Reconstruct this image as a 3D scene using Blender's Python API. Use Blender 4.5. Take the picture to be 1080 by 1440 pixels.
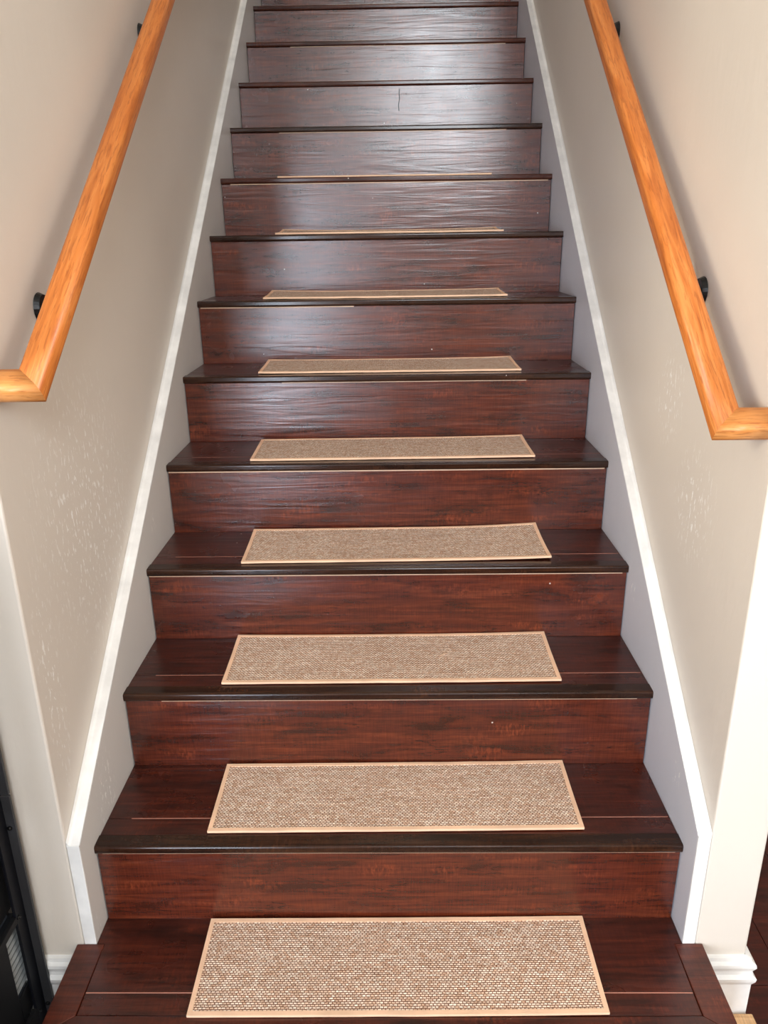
import bpy, bmesh, math, random
from mathutils import Vector, Matrix, noise

random.seed(7)
for o in list(bpy.data.objects):
    bpy.data.objects.remove(o, do_unlink=True)
scene = bpy.context.scene
COL = scene.collection

# ------------------------------------------------------------------ camera
FPX, PITCH, YAW, ROLL = 1084.4, 0.3418, -0.0150, -0.0139
cam_data = bpy.data.cameras.new('camera')
cam_data.sensor_fit = 'VERTICAL'
cam_data.sensor_height = 24.0
cam_data.lens = FPX / 1440.0 * 24.0
cam_data.clip_start = 0.02
cam = bpy.data.objects.new('camera', cam_data)
COL.objects.link(cam)
fw = Vector((math.sin(YAW) * math.cos(PITCH), math.cos(YAW) * math.cos(PITCH), -math.sin(PITCH)))
rt = Vector((math.cos(YAW), -math.sin(YAW), 0))
up = rt.cross(fw)
Rv = rt * math.cos(ROLL) + up * math.sin(ROLL)
Uv = up * math.cos(ROLL) - rt * math.sin(ROLL)
cam.matrix_world = Matrix(((Rv.x, Uv.x, -fw.x, 0.0213), (Rv.y, Uv.y, -fw.y, -0.9721), (Rv.z, Uv.z, -fw.z, 1.3250), (0, 0, 0, 1)))
scene.camera = cam

# ------------------------------------------------------------------ world and daylight
vs = scene.view_settings
vs.view_transform = 'Standard'
vs.look = 'None'
vs.gamma = 1.0
vs.use_curve_mapping = False
vs.exposure = -0.14

world = bpy.data.worlds.new('daylight')
scene.world = world
world.use_nodes = True
bg = world.node_tree.nodes['Background']
bg.inputs[0].default_value = (0.80, 0.89, 1.0, 1)
bg.inputs[1].default_value = 1.2


def area(name, loc, rot, sx, sy, energy, colour):
    d = bpy.data.lights.new(name, 'AREA')
    d.shape = 'RECTANGLE'
    d.size, d.size_y, d.energy, d.color = sx, sy, energy, colour
    o = bpy.data.objects.new(name, d)
    COL.objects.link(o)
    o.location, o.rotation_euler = loc, rot
    return o


# daylight that enters through the windows and the glazed door of the foyer, plus a weak warm area light upstairs, where no window is built
R90 = math.radians(90)
area('foyer_window_light', (0.60, -3.52, 2.95), (R90, 0, 0), 1.2, 1.75, 208, (0.88, 0.94, 1.0))
area('entrance_door_light', (-1.25, -3.52, 1.0), (R90, 0, 0), 1.0, 2.1, 230, (0.76, 0.86, 1.0))
area('left_window_light', (-2.72, -1.25, 1.75), (R90, 0, -R90), 1.3, 1.5, 112, (1.0, 0.87, 0.67))
area('right_window_light', (2.72, -1.30, 1.75), (R90, 0, R90), 1.3, 1.5, 40, (1.0, 0.91, 0.82))
area('upstairs_warm_light', (0.0, 5.15, 4.05), (-R90, 0, 0), 0.9, 0.9, 12, (1.0, 0.84, 0.66))

# ------------------------------------------------------------------ material helpers
def lin(c):
    return tuple(((v / 255.0) / 12.92 if v / 255.0 <= 0.04045 else ((v / 255.0 + 0.055) / 1.055) ** 2.4) for v in c) + (1.0,)


class NT:
    def __init__(self, name):
        self.m = bpy.data.materials.new(name)
        self.m.use_nodes = True
        self.t = self.m.node_tree
        self.b = self.t.nodes['Principled BSDF']

    def n(self, typ, **kw):
        nd = self.t.nodes.new(typ)
        for k, v in kw.items():
            if k.startswith('_'):
                setattr(nd, k[1:], v)
            else:
                nd.inputs[k.replace('_', ' ')].default_value = v
        return nd

    def l(self, a, b):
        self.t.links.new(a, b)

    def coords(self, scale, rnd=0.0, rot=(0, 0, 0)):
        tc = self.n('ShaderNodeTexCoord')
        src = tc.outputs['Object']
        if rnd:
            oi = self.n('ShaderNodeObjectInfo')
            mu = self.n('ShaderNodeMath', _operation='MULTIPLY')
            self.l(oi.outputs['Random'], mu.inputs[0])
            mu.inputs[1].default_value = rnd
            ad = self.n('ShaderNodeVectorMath', _operation='ADD')
            self.l(src, ad.inputs[0])
            self.l(mu.outputs[0], ad.inputs[1])
            src = ad.outputs[0]
        mp = self.n('ShaderNodeMapping')
        mp.inputs['Scale'].default_value = scale
        mp.inputs['Rotation'].default_value = rot
        self.l(src, mp.inputs['Vector'])
        return mp.outputs[0]

    def noise(self, vec, scale, detail=4, rough=0.55, dist=0.0):
        nd = self.n('ShaderNodeTexNoise', Scale=scale, Detail=detail, Roughness=rough, Distortion=dist)
        self.l(vec, nd.inputs['Vector'])
        return nd.outputs['Fac']

    def ramp(self, fac, stops):
        nd = self.n('ShaderNodeValToRGB')
        el = nd.color_ramp.elements
        while len(el) < len(stops):
            el.new(0.5)
        for e, (p, c) in zip(el, stops):
            e.position, e.color = p, c
        self.l(fac, nd.inputs[0])
        return nd.outputs[0]

    def mix(self, fac, a, b, blend='MIX'):
        nd = self.n('ShaderNodeMix', _data_type='RGBA', _blend_type=blend)
        if isinstance(fac, float):
            nd.inputs[0].default_value = fac
        else:
            self.l(fac, nd.inputs[0])
        for s, v in ((nd.inputs[6], a), (nd.inputs[7], b)):
            if isinstance(v, tuple):
                s.default_value = v
            else:
                self.l(v, s)
        return nd.outputs[2]

    def math(self, op, a, b=None):
        nd = self.n('ShaderNodeMath', _operation=op)
        for i, v in enumerate((a, b)):
            if v is None:
                continue
            if isinstance(v, (int, float)):
                nd.inputs[i].default_value = v
            else:
                self.l(v, nd.inputs[i])
        return nd.outputs[0]

    def bump(self, h, strength, dist):
        nd = self.n('ShaderNodeBump', Strength=strength, Distance=dist)
        self.l(h, nd.inputs['Height'])
        self.l(nd.outputs[0], self.b.inputs['Normal'])

    def specks(self, scale, radius, keep, rnd=3.0, stretch=(1, 1, 1)):
        """small round spots scattered at random: 1 inside a spot"""
        v = self.n('ShaderNodeTexVoronoi', Scale=scale)
        self.l(self.coords(stretch, rnd), v.inputs['Vector'])
        inside = self.math('LESS_THAN', v.outputs['Distance'], radius)
        sep = self.n('ShaderNodeSeparateColor')
        self.l(v.outputs['Color'], sep.inputs[0])
        return self.math('MULTIPLY', inside, self.math('GREATER_THAN', sep.outputs[0], keep))


def wood(name, dark, mid, light, rough=0.3, knots=0.7, specks=True, ripple=0.25, spec=0.65, figure=0.5):
    t = NT(name)
    v = t.coords((1, 1, 1), 9.0)
    g = t.noise(t.coords((1.8, 34, 34), 9.0), 3.0, 8, 0.66, 0.4)
    base = t.ramp(g, [(0.30, lin(dark)), (0.50, lin(mid)), (0.72, lin(light))])
    # lighter cross-figured patches
    fz = t.noise(t.coords((4.5, 14, 14), 9.0), 1.9, 3, 0.5)
    fx = t.noise(t.coords((75, 26, 26), 9.0), 2.2, 3, 0.6)
    fm = t.math('MULTIPLY', t.ramp(fz, [(0.55, (0, 0, 0, 1)), (0.70, (1, 1, 1, 1))]), t.ramp(fx, [(0.45, (0, 0, 0, 1)), (0.62, (figure, figure, figure, 1))]))
    base = t.mix(fm, base, lin(tuple(min(255, x * 1.28) for x in light)))
    # broad dark clouds
    c = t.noise(t.coords((2.6, 12, 12), 9.0), 2.4, 5, 0.65, 0.5)
    cm = t.ramp(c, [(0.50, (0, 0, 0, 1)), (0.66, (knots, knots, knots, 1))])
    base = t.mix(cm, base, lin(tuple(x * 0.48 for x in dark)))
    # clustered black grain ticks and knots
    k = t.noise(t.coords((20, 95, 95), 9.0), 1.7, 4, 0.62, 1.2)
    kc = t.noise(t.coords((5, 12, 12), 9.0), 1.7, 3, 0.55)
    km = t.math('MULTIPLY', t.ramp(k, [(0.53, (0, 0, 0, 1)), (0.60, (knots, knots, knots, 1))]), t.ramp(kc, [(0.54, (0, 0, 0, 1)), (0.66, (1, 1, 1, 1))]))
    base = t.mix(km, base, lin((24, 10, 7)))
    # fine saw marks across the plank
    s = t.noise(t.coords((210, 10, 10), 9.0), 2.0, 2, 0.5)
    sm = t.ramp(s, [(0.35, (0.86, 0.86, 0.86, 1)), (0.65, (1.12, 1.12, 1.12, 1))])
    base = t.mix(1.0, base, sm, 'MULTIPLY')
    if specks:
        sp = t.specks(17, 0.032, 0.84)
        base = t.mix(sp, base, lin((205, 195, 185)))
    t.l(base, t.b.inputs['Base Color'])
    r = t.noise(v, 9, 3)
    rr = t.n('ShaderNodeMapRange')
    t.l(r, rr.inputs[0])
    rr.inputs[3].default_value = rough - 0.05
    rr.inputs[4].default_value = rough + 0.06
    t.l(rr.outputs[0], t.b.inputs['Roughness'])
    t.b.inputs['Specular IOR Level'].default_value = spec
    if ripple:
        w = t.noise(t.coords((2.0, 34, 34), 9.0), 1.5, 2, 0.55, 0.7)
        t.bump(w, ripple, 0.004)
    return t.m


def plain(name, col, rough=0.5, metal=0.0, spec=0.5, bump=0.0, bscale=60):
    t = NT(name)
    v = t.coords((1, 1, 1), 4.0)
    n = t.noise(v, 14, 4)
    lo, hi = tuple(x * 0.93 for x in col), tuple(min(255, x * 1.03) for x in col)
    t.l(t.ramp(n, [(0.3, lin(lo)), (0.7, lin(hi))]), t.b.inputs['Base Color'])
    t.b.inputs['Roughness'].default_value = rough
    t.b.inputs['Metallic'].default_value = metal
    t.b.inputs['Specular IOR Level'].default_value = spec
    if bump:
        t.bump(t.noise(v, bscale, 3), bump, 0.003)
    return t.m


def paint(name, col, rough=0.42, chips=None):
    """satin wall paint with brush drips, small pits and chips"""
    t = NT(name)
    big = t.noise(t.coords((1, 1, 1)), 1.4, 4)
    base = t.ramp(big, [(0.3, lin(tuple(x * 0.975 for x in col))), (0.7, lin(tuple(min(255, x * 1.012) for x in col)))])
    fl = t.specks(26, 0.06, 0.86, 0, (1, 1, 0.45))
    patch = t.ramp(t.noise(t.coords((1, 1, 0.7)), 3.1, 3), [(0.50, (0, 0, 0, 1)), (0.62, (1, 1, 1, 1))])
    m = t.math('MULTIPLY', fl, patch)
    base = t.mix(m, base, lin((243, 240, 234)))
    h = t.math('MULTIPLY', t.noise(t.coords((1, 1, 0.35)), 38, 4), 1.0)
    if chips:
        # cluster of dried paint runs at one place on the wall
        tc = t.n('ShaderNodeTexCoord')
        mask = None
        for (c, rad) in chips:
            sub = t.n('ShaderNodeVectorMath', _operation='SUBTRACT')
            t.l(tc.outputs['Object'], sub.inputs[0])
            sub.inputs[1].default_value = c
            mul = t.n('ShaderNodeVectorMath', _operation='MULTIPLY')
            t.l(sub.outputs[0], mul.inputs[0])
            mul.inputs[1].default_value = (1.0 / rad[0], 1.0 / rad[1], 1.0 / rad[2])
            ln = t.n('ShaderNodeVectorMath', _operation='LENGTH')
            t.l(mul.outputs[0], ln.inputs[0])
            mr = t.n('ShaderNodeMapRange')
            t.l(ln.outputs['Value'], mr.inputs[0])
            mr.inputs[1].default_value, mr.inputs[2].default_value = 1.0, 0.2
            mask = mr.outputs[0] if mask is None else t.math('MAXIMUM', mask, mr.outputs[0])
        d = t.noise(t.coords((1, 1, 0.38)), 120, 3, 0.6)
        dm = t.math('MULTIPLY', t.ramp(d, [(0.58, (0, 0, 0, 1)), (0.63, (1, 1, 1, 1))]), mask)
        base = t.mix(dm, base, lin((247, 245, 240)))
        h = t.math('ADD', h, t.math('MULTIPLY', dm, 1.5))
    t.l(base, t.b.inputs['Base Color'])
    t.b.inputs['Roughness'].default_value = rough
    t.bump(h, 0.16, 0.004)
    return t.m


def weave(name):
    t = NT(name)
    br = t.n('ShaderNodeTexBrick', Scale=1.0, Mortar_Size=0.00105, Mortar_Smooth=0.6, Brick_Width=0.0072, Row_Height=0.0046)
    br.offset = 0.5
    br.inputs['Color1'].default_value = lin((252, 238, 220))
    br.inputs['Color2'].default_value = lin((220, 186, 158))
    br.inputs['Mortar'].default_value = lin((126, 84, 62))
    tc = t.n('ShaderNodeTexCoord')
    wn = t.n('ShaderNodeTexNoise', Scale=160.0, Detail=2.0)
    t.l(tc.outputs['Object'], wn.inputs['Vector'])
    sb = t.n('ShaderNodeVectorMath', _operation='SUBTRACT')
    t.l(wn.outputs['Color'], sb.inputs[0])
    sb.inputs[1].default_value = (0.5, 0.5, 0.5)
    ml = t.n('ShaderNodeVectorMath', _operation='MULTIPLY')
    t.l(sb.outputs[0], ml.inputs[0])
    ml.inputs[1].default_value = (0.0042, 0.0022, 0.0)
    av = t.n('ShaderNodeVectorMath', _operation='ADD')
    t.l(tc.outputs['Object'], av.inputs[0])
    t.l(ml.outputs[0], av.inputs[1])
    t.l(av.outputs[0], br.inputs['Vector'])
    n = t.noise(t.coords((6, 90, 1), 5.0), 2.0, 3)
    v = t.ramp(n, [(0.35, (0.94, 0.90, 0.87, 1)), (0.65, (1.18, 1.17, 1.16, 1))])
    base = t.mix(1.0, br.outputs['Color'], v, 'MULTIPLY')
    n2 = t.noise(t.coords((180, 240, 1), 5.0), 1.0, 2)
    v2 = t.ramp(n2, [(0.3, (0.80, 0.78, 0.76, 1)), (0.7, (1.12, 1.12, 1.12, 1))])
    base = t.mix(1.0, base, v2, 'MULTIPLY')
    t.l(base, t.b.inputs['Base Color'])
    t.b.inputs['Roughness'].default_value = 0.85
    t.b.inputs['Specular IOR Level'].default_value = 0.2
    inv = t.math('SUBTRACT', 1.0, br.outputs['Fac'])
    t.bump(t.math('ADD', inv, t.math('MULTIPLY', n2, 0.5)), 0.7, 0.0015)
    return t.m


def glass(name):
    t = NT(name)
    tr = t.n('ShaderNodeBsdfTransparent')
    gl = t.n('ShaderNodeBsdfGlossy', Roughness=0.02)
    mx = t.n('ShaderNodeMixShader', Fac=0.06)
    t.l(tr.outputs[0], mx.inputs[1])
    t.l(gl.outputs[0], mx.inputs[2])
    t.l(mx.outputs[0], t.t.nodes['Material Output'].inputs[0])
    return t.m


WALL = (220, 211, 199)
M = {}
M['wall'] = paint('wall_paint', WALL, 0.42, [((-0.608, 0.245, 0.565), (0.1, 0.05, 0.26)), ((-0.608, 0.52, 0.80), (0.1, 0.30, 0.34)), ((0.608, 0.467, 0.822), (0.1, 0.12, 0.14)), ((0.608, 0.66, 1.0), (0.1, 0.10, 0.12))])
M['skirt'] = paint('skirt_paint', (214, 210, 205), 0.4, [((-0.583, 0.34, 0.25), (0.1, 0.06, 0.11)), ((-0.583, 0.827, 0.662), (0.1, 0.03, 0.03)), ((-0.583, 0.216, 0.038), (0.1, 0.02, 0.03))])
M['skirt_bluelit'] = paint('skirt_paint_bluelit', (207, 207, 214), 0.4, [((0.583, 0.315, 0.302), (0.1, 0.03, 0.04)), ((0.583, 0.692, 0.531), (0.1, 0.03, 0.03))])  # right skirt: bluish light from the glazed door put into the paint colour
M['white'] = plain('white_gloss_paint', (238, 236, 232), 0.32, bump=0.10, bscale=45)
M['riser'] = wood('riser_laminate', (60, 22, 12), (82, 32, 17), (108, 48, 25), 0.25, 0.62, ripple=0.28, spec=0.68)
M['tread'] = wood('tread_laminate', (46, 16, 9), (65, 24, 14), (86, 36, 20), 0.28, spec=0.5)
M['side'] = wood('side_board_laminate', (58, 21, 12), (78, 31, 18), (98, 43, 25), 0.30, 0.4, spec=0.5)
M['nose'] = wood('nosing_dark', (30, 15, 9), (46, 25, 15), (66, 38, 22), 0.17, 0.5, ripple=0.0, spec=0.32)
M['nosered'] = wood('nosing_red', (46, 18, 9), (66, 28, 15), (88, 42, 23), 0.17, 0.5, ripple=0.0, spec=0.32)
M['floor'] = wood('floor_laminate', (48, 15, 10), (66, 22, 14), (88, 34, 22), 0.3, 0.5, specks=False)
M['seam'] = plain('pale_seam_filler', (190, 130, 110), 0.5)
M['caulk'] = plain('caulk', (214, 180, 152), 0.6)
M['black'] = plain('black_iron', (14, 13, 12), 0.35, 0.4)
M['weave'] = weave('woven_fibre')
M['bind'] = plain('peach_binding', (238, 196, 162), 0.8, spec=0.2, bump=0.2, bscale=300)
M['cab'] = plain('black_powder_coat', (15, 15, 17), 0.55, 0.0, spec=0.3)
M['cabgrey'] = plain('dark_grey_steel', (46, 46, 48), 0.5)
M['cabnavy'] = plain('navy_black_steel', (8, 10, 17), 0.5, spec=0.3)
M['vent'] = plain('grey_vent', (140, 144, 144), 0.5)
M['raw'] = wood('raw_pine', (168, 122, 78), (208, 164, 116), (228, 192, 148), 0.7, 0.3, specks=False)
M['glass'] = glass('window_glass')
M['ceil'] = plain('ceiling_paint', (240, 238, 232), 0.9)

# ------------------------------------------------------------------ mesh helpers
def link(name, me, mat, parent=None, loc=(0, 0, 0)):
    o = bpy.data.objects.new(name, me)
    COL.objects.link(o)
    if mat is not None and len(me.materials) == 0:
        me.materials.append(mat)
    if parent is not None:
        o.parent = parent
    o.location = loc
    return o


def mesh(bm, name, smooth=False):
    bmesh.ops.recalc_face_normals(bm, faces=bm.faces[:])
    me = bpy.data.meshes.new(name)
    bm.to_mesh(me)
    bm.free()
    if smooth:
        for p in me.polygons:
            p.use_smooth = True
    return me


def box_bm(bm, x0, x1, y0, y1, z0, z1, bevel=0.0):
    vs_ = [bm.verts.new(p) for p in ((x0, y0, z0), (x1, y0, z0), (x1, y1, z0), (x0, y1, z0), (x0, y0, z1), (x1, y0, z1), (x1, y1, z1), (x0, y1, z1))]
    fs = [bm.faces.new([vs_[i] for i in q]) for q in ((0, 3, 2, 1), (4, 5, 6, 7), (0, 1, 5, 4), (1, 2, 6, 5), (2, 3, 7, 6), (3, 0, 4, 7))]
    if bevel:
        ed = list({e for f in fs for e in f.edges})
        bmesh.ops.bevel(bm, geom=ed, offset=bevel, segments=2, affect='EDGES', profile=0.5)


def box(name, x0, x1, y0, y1, z0, z1, bevel=0.0):
    bm = bmesh.new()
    box_bm(bm, x0, x1, y0, y1, z0, z1, bevel)
    return mesh(bm, name)


def prism(name, pts, axis, a0, a1, bevel=0.0):
    """polygon pts in the two other axes, extruded along axis from a0 to a1"""
    bm = bmesh.new()
    def P(p, a):
        return {'x': (a, p[0], p[1]), 'y': (p[0], a, p[1]), 'z': (p[0], p[1], a)}[axis]
    A = [bm.verts.new(P(p, a0)) for p in pts]
    B = [bm.verts.new(P(p, a1)) for p in pts]
    bm.faces.new(A)
    bm.faces.new(B[::-1])
    n = len(pts)
    for i in range(n):
        bm.faces.new((A[i], B[i], B[(i + 1) % n], A[(i + 1) % n]))
    if bevel:
        bmesh.ops.bevel(bm, geom=bm.edges[:], offset=bevel, segments=2, affect='EDGES', profile=0.5)
    return mesh(bm, name)


def cyl_bm(bm, p0, p1, r0, r1=None, n=16):
    r1 = r0 if r1 is None else r1
    p0, p1 = Vector(p0), Vector(p1)
    d = (p1 - p0).normalized()
    a = d.orthogonal().normalized()
    b = d.cross(a)
    R0 = [bm.verts.new(p0 + (a * math.cos(t) + b * math.sin(t)) * r0) for t in (2 * math.pi * k / n for k in range(n))]
    R1 = [bm.verts.new(p1 + (a * math.cos(t) + b * math.sin(t)) * r1) for t in (2 * math.pi * k / n for k in range(n))]
    bm.faces.new(R0)
    bm.faces.new(R1[::-1])
    for k in range(n):
        bm.faces.new((R0[k], R1[k], R1[(k + 1) % n], R0[(k + 1) % n]))


def thing(name, label, cat, loc=(0, 0, 0), group=None):
    o = bpy.data.objects.new(name, None)
    COL.objects.link(o)
    o.empty_display_size = 0.1
    o.location = loc
    o['label'], o['category'] = label, cat
    if group:
        o['group'] = group
    return o


def struct(name, me, mat, label=None, cat=None, parent=None, loc=(0, 0, 0)):
    o = link(name, me, mat, parent, loc)
    o['kind'] = 'structure'
    if label:
        o['label'], o['category'] = label, cat
    return o


# ------------------------------------------------------------------ the room
H, R, HW = 0.1910, 0.24726, 0.583          # riser height, run, half width of the flight
WX, WY, FZ, CZ = 0.608, 0.187, -0.191, 5.0    # wall plane, wall front, floor level, ceiling level
YB = -3.3                                     # wall behind the viewer
NSTEP = 14
YTOP = NSTEP * R

fl = struct('floor', box('floor', -2.5, 2.5, YB - 0.1, 5.3, FZ - 0.1, FZ - 0.006), M['floor'], 'dark red-brown laminate floor at the foot of the stairs', 'floor')
# floor planks in view, in the hall beside the right wall
pw = 0.125
for ix in range(10):
    x0 = 0.60 + ix * pw
    yy = -0.6 - (ix % 3) * 0.37
    while yy < 3.0:
        link('plank', box('plank', 0.0007, pw - 0.0007, 0.0008, 1.2192, 0, 0.006, 0.001), M['floor'], fl, (x0, yy, FZ - 0.006))
        yy += 1.22

struct('wall_left', prism('wall_left', [(-WX, WY), (-WX, 5.3), (-0.73, 5.3), (-0.73, 0.31), (-2.5, 0.31), (-2.5, WY)], 'z', FZ, CZ, 0.004), M['wall'],
       'cream painted wall on the left side of the stairs', 'wall')
struct('wall_right', prism('wall_right', [(WX, WY), (WX, 5.3), (0.712, 5.3), (0.712, WY)], 'z', FZ, CZ, 0.004), M['wall'],
       'cream painted wall on the right side of the stairs', 'wall')
def side_wall(name, xa, xb, yb, label):
    bm = bmesh.new()
    ya, yc = SIDEWIN[0], SIDEWIN[1]
    box_bm(bm, xa, xb, YB, ya, FZ, CZ)
    box_bm(bm, xa, xb, yc, yb, FZ, CZ)
    box_bm(bm, xa, xb, ya, yc, FZ, SIDEWIN[2])
    box_bm(bm, xa, xb, ya, yc, SIDEWIN[3], CZ)
    struct(name, mesh(bm, name), M['wall'], label, 'wall')


SIDEWIN = (-1.95, -0.60, 0.95, 2.55)
side_wall('wall_side_left', -2.6, -2.5, WY, 'cream foyer wall out of view on the left')
side_wall('wall_side_right', 2.5, 2.6, 5.3, 'cream hall wall out of view on the right')
struct('wall_far', box('w', -0.73, 2.5, 5.3, 5.4, FZ, CZ), M['wall'], 'cream wall at the far end upstairs', 'wall')
struct('ceiling', box('c', -2.6, 2.6, YB - 0.1, 5.4, CZ, CZ + 0.1), M['ceil'], 'white ceiling above the stairs', 'ceiling')
# wall behind the viewer, with openings for the tall window and the glazed door
bm = bmesh.new()
WIN = (-0.05, 1.25, 2.0, 3.9)
DOOR = (-1.75, -0.75, FZ, 2.05)
y0, y1 = YB - 0.12, YB
box_bm(bm, -2.5, DOOR[0], y0, y1, FZ, CZ)
box_bm(bm, DOOR[0], DOOR[1], y0, y1, DOOR[3], CZ)
box_bm(bm, DOOR[1], WIN[0], y0, y1, FZ, CZ)
box_bm(bm, WIN[0], WIN[1], y0, y1, FZ, WIN[2])
box_bm(bm, WIN[0], WIN[1], y0, y1, WIN[3], CZ)
box_bm(bm, WIN[1], 2.5, y0, y1, FZ, CZ)
struct('wall_back', mesh(bm, 'wall_back'), M['wall'], 'cream foyer wall behind the viewer', 'wall')


def glazed(name, rect, nx, nz, label, cat, fr=0.05, loc=None, rz=0.0):
    a, b, c, d = rect
    root = bpy.data.objects.new(name, None)
    COL.objects.link(root)
    root['kind'], root['label'], root['category'] = 'structure', label, cat
    root.location = ((a + b) / 2, YB - 0.06, c)
    ox, oz = root.location.x, c
    if loc:
        root.location = loc
        root.rotation_euler.z = rz
    def part(n, x0, x1, z0, z1, dy, mt):
        link(n, box(n, x0 - ox, x1 - ox, -dy, dy, z0 - oz, z1 - oz), mt, root)
    part('frame_side', a, a + fr, c, d, 0.05, M['white'])
    part('frame_side', b - fr, b, c, d, 0.05, M['white'])
    part('frame_head', a + fr, b - fr, d - fr, d, 0.05, M['white'])
    part('frame_sill', a + fr, b - fr, c, c + fr, 0.05, M['white'])
    w, h = (b - a - 2 * fr) / nx, (d - c - 2 * fr) / nz
    for i in range(nx):
        for j in range(nz):
            part('pane', a + fr + i * w + 0.008, a + fr + (i + 1) * w - 0.008, c + fr + j * h + 0.008, c + fr + (j + 1) * h - 0.008, 0.003, M['glass'])
    for i in range(1, nx):
        part('mullion', a + fr + i * w - 0.010, a + fr + i * w + 0.010, c + fr, d - fr, 0.014, M['white'])
    for j in range(1, nz):
        part('glazing_bar', a + fr, b - fr, c + fr + j * h - 0.010, c + fr + j * h + 0.010, 0.012, M['white'])


glazed('window_1', WIN, 2, 3, 'tall white window high in the foyer wall behind the viewer', 'window')
glazed('door_1', DOOR, 1, 1, 'white glazed entrance door behind the viewer', 'door', 0.11)
sw = (0.0, SIDEWIN[1] - SIDEWIN[0], SIDEWIN[2], SIDEWIN[3])
for nm, x, rz, tx in (('window_2', -2.55, math.pi / 2, 'left'), ('window_3', 2.55, -math.pi / 2, 'right')):
    glazed(nm, sw, 2, 2, 'white framed window in the %s side wall of the foyer' % tx, 'window', 0.05, (x, (SIDEWIN[0] + SIDEWIN[1]) / 2, SIDEWIN[2]), rz)

# skirt boards beside the flight: painted board, white cap and white front end
SL = 0.775
for s, nm, zb, side in ((-1, 'trim_1', 0.245, 'left'), (1, 'trim_2', 0.263, 'right')):
    top = lambda y: zb + SL * (y - WY)
    pts = [(WY + 0.003, 0.0), (WY + 0.003, zb - 0.003), (3.9, top(3.9) - 0.003), (3.9, (3.9 - 0.44) * 0.7725), (0.44, 0.0)]
    xa, xb = (HW, WX - 0.001) if s > 0 else (-WX + 0.001, -HW)
    t = struct(nm, prism(nm, pts, 'x', xa, xb), M['skirt_bluelit' if s > 0 else 'skirt'], 'grey painted skirt board with white cap on the %s of the steps' % side, 'skirting board')
    # cap: flat strip with a cove up to the wall
    bm = bmesh.new()
    cs = [(0.0, -0.003), (0.0, 0.0), (0.016, 0.0005), (0.021, 0.003), (0.0245, 0.009), (0.0245, -0.003)]
    rings = []
    nseg = 60
    for k in range(nseg + 1):
        y = WY + (3.9 - WY) * k / nseg
        w = 0.0006 * noise.noise(Vector((y * 9, s * 3, 0)))
        rings.append([bm.verts.new((s * (HW + cx), y, top(y) + cz + (w if cz > 0 else 0))) for cx, cz in cs])
    for k in range(nseg):
        for j in range(len(cs)):
            bm.faces.new((rings[k][j], rings[k + 1][j], rings[k + 1][(j + 1) % len(cs)], rings[k][(j + 1) % len(cs)]))
    bm.faces.new(rings[0])
    bm.faces.new(rings[-1][::-1])
    link('cap_strip', mesh(bm, 'cap'), M['white'], t)
    link('end_strip', box('end', xa, xb, WY - 0.001, WY + 0.003, 0.0, zb + 0.001, 0.0008), M['white'], t)

# baseboards with a stepped profile
PROF = [(0.0, -0.191), (0.017, -0.191), (0.017, -0.178), (0.014, -0.172), (0.014, -0.094), (0.019, -0.082), (0.020, -0.074), (0.0135, -0.068), (0.0125, -0.060), (0.0175, -0.047), (0.0165, -0.041), (0.010, -0.037), (0.008, -0.030), (0.0, -0.029)]


def sweep(name, path, mat):
    bm = bmesh.new()
    rings = []
    for f in path:
        rings.append([bm.verts.new(f(d) + (z,)) for d, z in PROF])
    for a, b in zip(rings, rings[1:]):
        for j in range(len(PROF) - 1):
            bm.faces.new((a[j], b[j], b[j + 1], a[j + 1]))
    bm.faces.new(rings[0])
    bm.faces.new(rings[-1][::-1])
    return mesh(bm, name)


struct('baseboard_right', sweep('bb', [lambda d: (0.6235, WY - d), lambda d: (0.712 + d, WY - d), lambda d: (0.712 + d, 5.29)], None), M['white'],
       'white moulded baseboard wrapping the end of the right wall', 'baseboard')
struct('baseboard_left', sweep('bb', [lambda d: (-0.6235, WY - d), lambda d: (-2.49, WY - d)], None), M['white'],
       'white moulded baseboard between the stairs and the black cabinet', 'baseboard')

# ------------------------------------------------------------------ staircase
st = thing('staircase', 'dark red-brown laminate staircase rising between two cream walls', 'staircase', (0, 0, FZ))
Z0 = -FZ                                     # children are placed relative to the staircase base


def plank(w, d, h, bevel=0.0012):
    return box('plank', -w, w, 0, d, -h, 0, bevel)


riser_me = box('riser', -HW + 0.0025, HW - 0.0025, 0, 0.012, 0, H - 0.019, 0.0008)
rear_me = plank(HW - 0.0005, R - 0.076 + 0.012, 0.014)
front_me = plank(HW - 0.0005, 0.0465, 0.014)
seam_me = box('seam', -HW + 0.05, HW - 0.004, 0, 0.0016, -0.004, -0.0002)
# stair nose: flat top, rounded front, small shadow groove below
npf = [(0.028, 0.0), (0.0265, 0.0012), (0.001, 0.0008)]
for k in range(1, 6):
    a = math.pi / 2 + math.pi / 2 * k / 5
    npf.append((-0.0015 + 0.0045 * math.cos(a), -0.0040 + 0.0045 * math.sin(a)))
npf += [(-0.006, -0.0125), (-0.0045, -0.0165), (-0.001, -0.018), (0.028, -0.018)]
nose_me = prism('nosing', npf, 'x', -HW + 0.0002, HW - 0.0002)
nose_red = nose_me.copy()
for me, mt in ((riser_me, 'riser'), (rear_me, 'tread'), (front_me, 'tread'), (seam_me, 'seam'), (nose_me, 'nose'), (nose_red, 'nosered')):
    me.materials.append(M[mt])
caulk = {1: (-0.57, 0.57, 0.0012), 2: (-0.5, 0.55, 0.0009), 3: (-0.58, 0.57, 0.0014), 4: (-0.58, 0.575, 0.0022), 5: (-0.3, 0.4, 0.001), 6: (-0.575, -0.1, 0.002), 8: (-0.55, 0.57, 0.002), 9: (-0.4, 0.45, 0.0014), 11: (-0.4, 0.5, 0.0012)}
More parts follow.
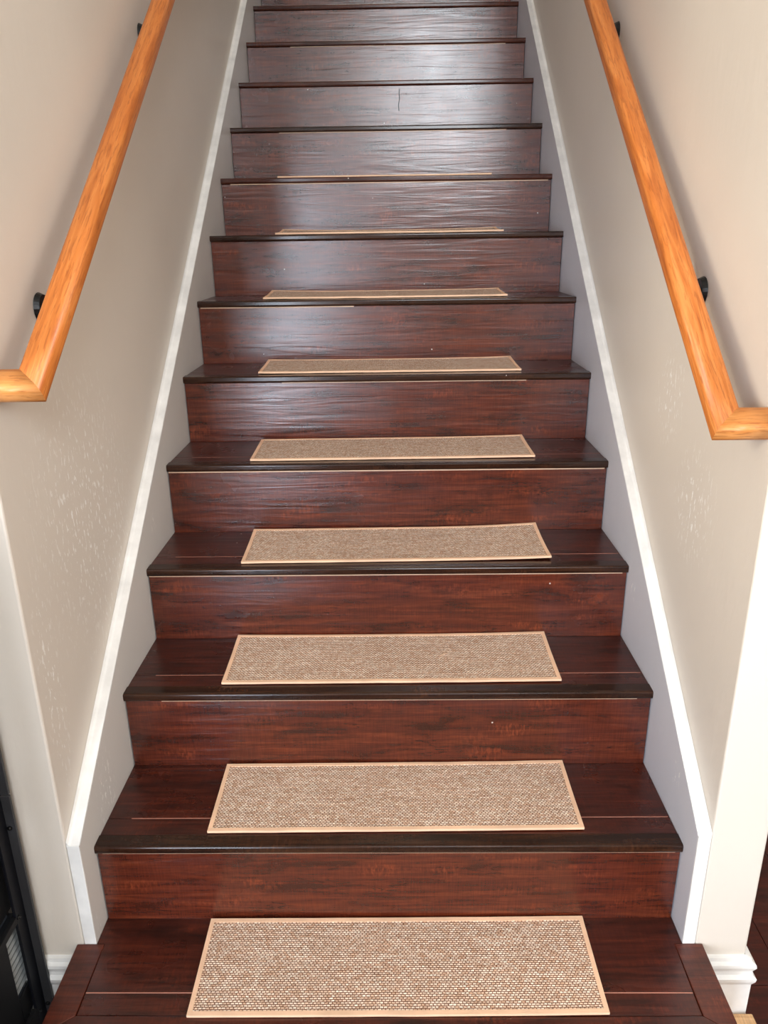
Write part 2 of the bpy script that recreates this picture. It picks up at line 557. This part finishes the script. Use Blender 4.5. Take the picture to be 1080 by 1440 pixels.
for i in range(1, NSTEP + 1):
    y, z = i * R, i * H + Z0
    rs = link('riser', riser_me, None, st, (0, y, z - H))
    if i in caulk:
        a, b, t = caulk[i]
        link('caulk_line', box('caulk', a, b, -0.0012, 0, H - 0.019 - t, H - 0.0185), M['caulk'], rs)
    tr = link('tread', rear_me, None, st, (0, y + 0.0765, z))
    link('front_strip', front_me, None, tr, (0, -0.0480, 0))
    link('seam', seam_me, None, tr, (0, -0.0016, 0))
    link('nosing', nose_red if i in (8, 10, 11, 12, 13) else nose_me, None, tr, (0, -0.0765, 0))
# hairline scratch on the tenth riser and a pale chip on the sixth nosing's end
bm = bmesh.new()
pr = None
for k in range(13):
    x = -0.0015 * math.sin(k * 0.9) - 0.0004 * k
    z = H - 0.03 - k * 0.0065
    cur = [bm.verts.new((x - 0.0018, -0.0006, z)), bm.verts.new((x + 0.0018, -0.0006, z)), bm.verts.new((x + 0.0011, 0.0002, z)), bm.verts.new((x - 0.0011, 0.0002, z))]
    if pr:
        for j in range(4):
            bm.faces.new((pr[j], cur[j], cur[(j + 1) % 4], pr[(j + 1) % 4]))
    else:
        bm.faces.new(cur)
    pr = cur
bm.faces.new(pr[::-1])
sc_parent = [o for o in st.children if o.name.startswith('riser') and abs(o.location.y - 10 * R) < 1e-4][0]
link('scratch', mesh(bm, 'scratch'), M['black'], sc_parent, (0.055, 0, 0))['label'] = 'dark hairline scratch running down the riser'

# wide platform step at the foot
PX, PY = 0.622, -0.006
link('platform_body', box('body', -PX + 0.006, PX - 0.006, PY + 0.010, WY - 0.022, 0, H - 0.019, 0.001), M['side'], st)
yk = WY - 0.0815
q = [(-0.566, 0), (0.566, 0), (0.566, yk), (HW - 0.0005, yk), (HW - 0.0005, R - 0.0715), (-HW + 0.0005, R - 0.0715), (-HW + 0.0005, yk), (-0.566, yk)]
pl = link('platform_field', prism('field', q, 'z', -0.016, 0, 0.0008), M['tread'], st, (0, 0.0815, Z0))
link('front_strip', plank(0.566, 0.0440, 0.016), M['tread'], pl, (0, -0.0456, 0))
link('seam', box('seam', -0.5655, 0.5655, 0, 0.0018, -0.004, -0.0001), M['seam'], pl, (0, -0.0017, 0))
for s in (-1, 1):
    q = [(s * 0.5672, WY - 0.0015), (s * PX, WY - 0.0015), (s * PX, PY), (s * 0.5672, 0.0345)]
    link('side_board', prism('side', q, 'z', -0.018, 0.0012, 0.0015), M['side'], st, (0, 0, Z0))
q = [(-0.5665, 0.0345), (0.5665, 0.0345), (PX - 0.0008, PY - 0.0002), (-PX + 0.0008, PY - 0.0002)]
link('platform_nosing', prism('nose', q, 'z', -0.018, 0.0012, 0.0015), M['tread'], st, (0, 0, Z0))
# upper landing
link('landing', box('landing', -WX + 0.002, WX - 0.002, 0.27, 5.28 - YTOP, -0.03, 0), M['tread'], st, (0, YTOP, NSTEP * H + Z0))

# ------------------------------------------------------------------ mats
MW, MD, BW = 0.381, 0.1045, 0.0085
ORD = ['bottom platform, largest in view', 'first step above the platform', 'second step, with a pale fleck', 'third step, right end curling up',
       'fourth step above the platform', 'fifth step above the platform', 'sixth step above the platform', 'seventh step, just a sliver showing', 'eighth step, only its edge showing']
CX = [0.0175, 0.016, 0.009, 0.022, 0.015, 0.009, -0.004, 0.010, -0.006]
MY = [0.1365, 0.1375, 0.138, 0.134, 0.1335, 0.136, 0.135, 0.136, 0.139]
RZ = [0.006, 0.008, 0.006, 0.016, 0.014, 0.010, 0.012, 0.010, 0.002]
# extra lift at back-left, back-right, front-right, front-left corners
LIFT = [(.002, .003, .002, 0), (.002, .004, .001, 0), (.006, .008, .001, 0), (.006, .014, .004, 0), (.002, .006, .001, 0), (.006, .007, 0, .001), (.010, .008, .001, .001), (.014, .012, .001, 0), (.012, .010, .001, 0)]


def mat_surface(i):
    bl, br, fr, fl_ = LIFT[i]
    def f(x, y):
        u, v = (x + MW) / (2 * MW), (y + MD) / (2 * MD)
        su, sv = abs(2 * u - 1) ** 3, v ** 2.2
        mid = 0.55 * (bl + br) / 2
        z = sv * (mid + su * ((br if u > 0.5 else bl) - mid)) + (1 - v) ** 2 * su * (fr if u > 0.5 else fl_)
        return z + 0.0006 * noise.noise(Vector((x * 14, y * 20, i * 5)))
    return f


def sheet(name, f, xs, ys, t0, t1):
    bm = bmesh.new()
    T = [[bm.verts.new((x, y, f(x, y) + t1)) for y in ys] for x in xs]
    B = [[bm.verts.new((x, y, f(x, y) + t0)) for y in ys] for x in xs]
    nx, ny = len(xs), len(ys)
    for a in range(nx - 1):
        for b in range(ny - 1):
            bm.faces.new((T[a][b], T[a + 1][b], T[a + 1][b + 1], T[a][b + 1]))
            bm.faces.new((B[a][b], B[a][b + 1], B[a + 1][b + 1], B[a + 1][b]))
    for a in range(nx - 1):
        bm.faces.new((T[a][0], B[a][0], B[a + 1][0], T[a + 1][0]))
        bm.faces.new((T[a][-1], T[a + 1][-1], B[a + 1][-1], B[a][-1]))
    for b in range(ny - 1):
        bm.faces.new((T[0][b], T[0][b + 1], B[0][b + 1], B[0][b]))
        bm.faces.new((T[-1][b], B[-1][b], B[-1][b + 1], T[-1][b + 1]))
    return mesh(bm, name, False)


def lsp(a, b, n):
    return [a + (b - a) * k / n for k in range(n + 1)]


for i in range(9):
    m = thing('stair_mat', 'beige woven mat with peach binding on the ' + ORD[i], 'mat', (CX[i], i * R + MY[i], i * H + 0.0026), 'woven mats on the stair treads')
    m.rotation_euler.z = RZ[i]
    f = mat_surface(i)
    link('woven_field', sheet('field', f, lsp(-MW + BW, MW - BW, 40), lsp(-MD + BW, MD - BW, 12), 0.0006, 0.0040), M['weave'], m)
    # binding: four tape edges
    link('binding', sheet('bind', f, lsp(-MW, MW, 44), [-MD, -MD + 0.003, -MD + BW], 0.0, 0.0052), M['bind'], m)
    link('binding', sheet('bind', f, lsp(-MW, MW, 44), [MD - BW, MD - 0.003, MD], 0.0, 0.0052), M['bind'], m)
    link('binding', sheet('bind', f, [-MW, -MW + 0.003, -MW + BW], lsp(-MD + BW, MD - BW, 12), 0.0, 0.0052), M['bind'], m)
    link('binding', sheet('bind', f, [MW - BW, MW - 0.003, MW], lsp(-MD + BW, MD - BW, 12), 0.0, 0.0052), M['bind'], m)
    if i == 2:
        bm = bmesh.new()
        pts = [(-0.011, -0.006), (-0.004, -0.001), (0.003, 0.002), (0.011, 0.007), (0.007, 0.009), (-0.002, 0.005), (-0.009, -0.001)]
        a = [bm.verts.new((x, y, 0.0)) for x, y in pts]
        b = [bm.verts.new((x * 0.8, y * 0.8, 0.0022)) for x, y in pts]
        bm.faces.new(a[::-1])
        bm.faces.new(b)
        for k in range(len(pts)):
            bm.faces.new((a[k], a[(k + 1) % len(pts)], b[(k + 1) % len(pts)], b[k]))
        link('loose_fibre', mesh(bm, 'fleck'), M['caulk'], m, (0.125, 0.006, 0.0052))['label'] = 'pale pulled fibre in the weave'

# ------------------------------------------------------------------ handrails
def handrail(s, C, slope, yend, label, brackets, group):
    a = math.atan(slope)
    C = Vector(C)
    root = thing('handrail', label, 'handrail', C, group)
    d1 = Vector((0, math.cos(a), math.sin(a)))
    X = Vector((1, 0, 0))
    N = Vector((0, -math.sin(a), math.cos(a)))
    t2 = Vector((s, 0, 0))
    w, h, rd = 0.0232, 0.0200, 0.0125
    prof = []
    for cx, cz, a0 in ((1, 1, 0), (-1, 1, 90), (-1, -1, 180), (1, -1, 270)):
        for k in range(5):
            t = math.radians(a0 + 22.5 * k)
            prof.append((cx * (w - rd) + rd * math.cos(t), cz * (h - rd) + rd * math.sin(t)))
    n = len(prof)
    # rail, built along its own local Y axis so that the grain follows it
    L = (yend - C.y) / math.cos(a)
    bm = bmesh.new()
    def ring(fn):
        return [bm.verts.new(fn(p)) for p in prof]
    r0 = ring(lambda p: (p[0], s * p[0], p[1]))
    rings = [r0] + [ring(lambda p, q=q: (p[0], L * q, p[1])) for q in (0.1, 0.5, 1.0)]
    bm.faces.new(rings[0])
    bm.faces.new(rings[-1][::-1])
    for A, B in zip(rings, rings[1:]):
        for k in range(n):
            f = bm.faces.new((A[k], B[k], B[(k + 1) % n], A[(k + 1) % n]))
            f.smooth = True
    me = mesh(bm, 'rail')
    rail = link('rail', me, M['oak_y'], root)
    rail.rotation_euler.x = a
    # mitred return to the wall
    bm = bmesh.new()
    A = [bm.verts.new(X * p[0] + N * p[1] + d1 * (s * p[0])) for p in prof]
    B = []
    for v in A:
        e = v.co.copy()
        e.x = s * (WX - 0.0005) - C.x
        B.append(bm.verts.new(e))
    bm.faces.new(A)
    bm.faces.new(B[::-1])
    for k in range(n):
        f = bm.faces.new((A[k], B[k], B[(k + 1) % n], A[(k + 1) % n]))
        f.smooth = True
    link('return_rail', mesh(bm, 'return'), M['oak_pale'], root)
    # brackets
    for (by, bz) in brackets:
        P = Vector((s * WX, by, bz)) - C
        yr = by - C.y
        under = Vector((0, yr, yr * slope)) - N * h
        bm = bmesh.new()
        cyl_bm(bm, P - X * s * 0.001, P - X * s * 0.010, 0.027, 0.023, 24)
        br = link('bracket', mesh(bm, 'rosette'), M['black'], root)
        bm = bmesh.new()
        p1 = P - X * s * 0.009
        p2 = Vector((P.x - s * 0.05, P.y, P.z - 0.004))
        cyl_bm(bm, p1, p2, 0.0075, 0.0065)
        cyl_bm(bm, p2, under - N * 0.001, 0.0065, 0.006)
        link('arm', mesh(bm, 'arm'), M['black'], br)
        bm = bmesh.new()
        u0 = under - N * 0.0005
        vs_ = [bm.verts.new(u0 + X * sx * 0.012 + d1 * sy * 0.028 + N * sz) for sz in (0.0, -0.003) for sx, sy in ((-1, -1), (1, -1), (1, 1), (-1, 1))]
        for qd in ((0, 1, 2, 3), (7, 6, 5, 4), (0, 4, 5, 1), (1, 5, 6, 2), (2, 6, 7, 3), (3, 7, 4, 0)):
            bm.faces.new([vs_[k] for k in qd])
        link('saddle', mesh(bm, 'saddle'), M['black'], br)
    return root


def oak(name, sc, dark, mid, light):
    t = NT(name)
    g = t.noise(t.coords(sc, 3.0), 3.0, 6, 0.6, 0.9)
    base = t.ramp(g, [(0.30, lin(dark)), (0.50, lin(mid)), (0.72, lin(light))])
    k = t.noise(t.coords(tuple(v * 3 for v in sc), 3.0), 4.0, 3, 0.6, 0.5)
    base = t.mix(t.ramp(k, [(0.54, (0, 0, 0, 1)), (0.64, (0.55, 0.55, 0.55, 1))]), base, lin((140, 68, 22)))
    t.l(base, t.b.inputs['Base Color'])
    t.b.inputs['Roughness'].default_value = 0.42
    t.bump(k, 0.05, 0.002)
    return t.m


M['oak_y'] = oak('honey_oak_rail', (24, 1.6, 24), (166, 86, 30), (196, 112, 46), (212, 134, 68))
M['oak_pale'] = oak('pale_oak_return', (2.5, 26, 26), (186, 110, 50), (206, 136, 72), (220, 158, 96))
handrail(-1, (-0.542, 0.221, 1.115), 0.750, 3.45, 'honey oak handrail on the left wall with black brackets', [(0.437, 1.215), (1.25, 1.812), (2.3, 2.60)], 'oak wall handrails')
handrail(1, (0.542, 0.222, 1.042), 0.771, 3.45, 'honey oak handrail on the right wall with black brackets', [(0.550, 1.222), (1.328, 1.815), (2.4, 2.65)], 'oak wall handrails')

# ------------------------------------------------------------------ black cabinet at the left of the stairs
cb = thing('metal_cabinet', 'black metal cabinet with bolted angle posts standing left of the lowest step', 'cabinet', (-0.90, -0.14, FZ))
cx, cy, cz = cb.location
def cpart(name, x0, x1, y0, y1, z0, z1, mat, parent=None, bevel=0.001):
    if parent is None:
        return link(name, box(name, x0 - cx, x1 - cx, y0 - cy, y1 - cy, z0 - cz, z1 - cz, bevel), mat, cb)
    return link(name, box(name, x0 - cx, x1 - cx, y0 - cy, y1 - cy, z0 - cz, z1 - cz, bevel), mat, parent)
XR, YN = -0.698, 0.168
for (za, zb2) in ((FZ, 0.382), (0.385, 0.95)):
    p = cpart('post', XR - 0.006, XR, YN - 0.036, YN, za, zb2, M['cabnavy'])
    cpart('flange', XR, XR + 0.017, YN - 0.006, YN, za, zb2, M['cabgrey'], p)
    p = cpart('post', XR - 0.006, XR, -0.45, -0.374, za, zb2, M['cabnavy'])
    cpart('flange', XR, XR + 0.017, -0.45, -0.444, za, zb2, M['cabgrey'], p)
    for yy in (YN - 0.006, -0.45):
        cpart('post', -1.10, -1.06, yy, yy + 0.006, za, zb2, M['cabnavy'])
for z0, z1, mt in ((-0.150, -0.106, 'cab'), (0.115, 0.130, 'cab'), (0.350, 0.382, 'cabgrey'), (0.385, 0.41, 'cab'), (0.925, 0.95, 'cab')):
    cpart('rail', XR - 0.008, XR + 0.001, -0.373, YN - 0.037, z0, z1, M[mt])
cpart('side_panel', XR - 0.026, XR - 0.018, -0.45, YN - 0.01, 0.133, 0.349, M['cab'])
cpart('side_panel', XR - 0.014, XR - 0.009, -0.45, 0.100, -0.105, 0.111, M['cab'])
cpart('side_panel', XR - 0.014, XR - 0.009, 0.101, YN - 0.007, -0.105, -0.046, M['cab'])
cpart('side_panel', XR - 0.026, XR - 0.018, -0.45, YN - 0.01, 0.411, 0.924, M['cab'])
cpart('back_panel', -1.10, XR - 0.03, YN - 0.016, YN - 0.008, -0.188, 0.94, M['cab'])
cpart('left_panel', -1.10, -1.094, -0.45, YN - 0.02, -0.10, 0.94, M['cab'])
cpart('shelf', -1.09, XR - 0.03, -0.44, YN - 0.02, -0.125, -0.11, M['cab'])
cpart('top_panel', -1.10, XR, -0.45, YN, 0.951, 0.965, M['cab'])
vp = cpart('vent', XR - 0.030, XR - 0.020, 0.080, 0.160, -0.044, 0.110, M['cab'])
for k in range(10):
    z = -0.042 + k * 0.0150
    bm = bmesh.new()
    pts = [(XR - 0.020 - cx, z - cz), (XR - 0.0145 - cx, z + 0.001 - cz), (XR - 0.018 - cx, z + 0.0062 - cz), (XR - 0.020 - cx, z + 0.0062 - cz)]
    A = [bm.verts.new((x, 0.082 - cy, zz)) for x, zz in pts]
    B = [bm.verts.new((x, 0.158 - cy, zz)) for x, zz in pts]
    bm.faces.new(A); bm.faces.new(B[::-1])
    for j in range(4):
        bm.faces.new((A[j], B[j], B[(j + 1) % 4], A[(j + 1) % 4]))
    link('slat', mesh(bm, 'slat'), M['vent'], vp)
for (x, y, z, dx, dy) in ((XR + 0.006, YN - 0.006, 0.311, 0, -1), (XR, 0.139, 0.122, 1, 0), (XR, 0.140, -0.125, 1, 0), (XR + 0.006, YN - 0.006, -0.13, 0, -1)):
    bm = bmesh.new()
    p = Vector((x - cx, y - cy, z - cz))
    d = Vector((dx, dy, 0))
    cyl_bm(bm, p, p + d * 0.0015, 0.0048, 0.0048, 14)
    cyl_bm(bm, p + d * 0.0015, p + d * 0.004, 0.0035, 0.002, 14)
    link('screw', mesh(bm, 'screw'), M['black'], cb)

# ------------------------------------------------------------------ raw wood strip on the floor at the right
wb = link('wood_strip', box('strip', -0.056, 0.056, -0.15, 0.15, 0, 0.026, 0.003), M['raw'], None, (0.6805, 0.017, FZ))
wb['label'], wb['category'] = 'raw pale wood strip on the floor beside the lowest step', 'wood strip'
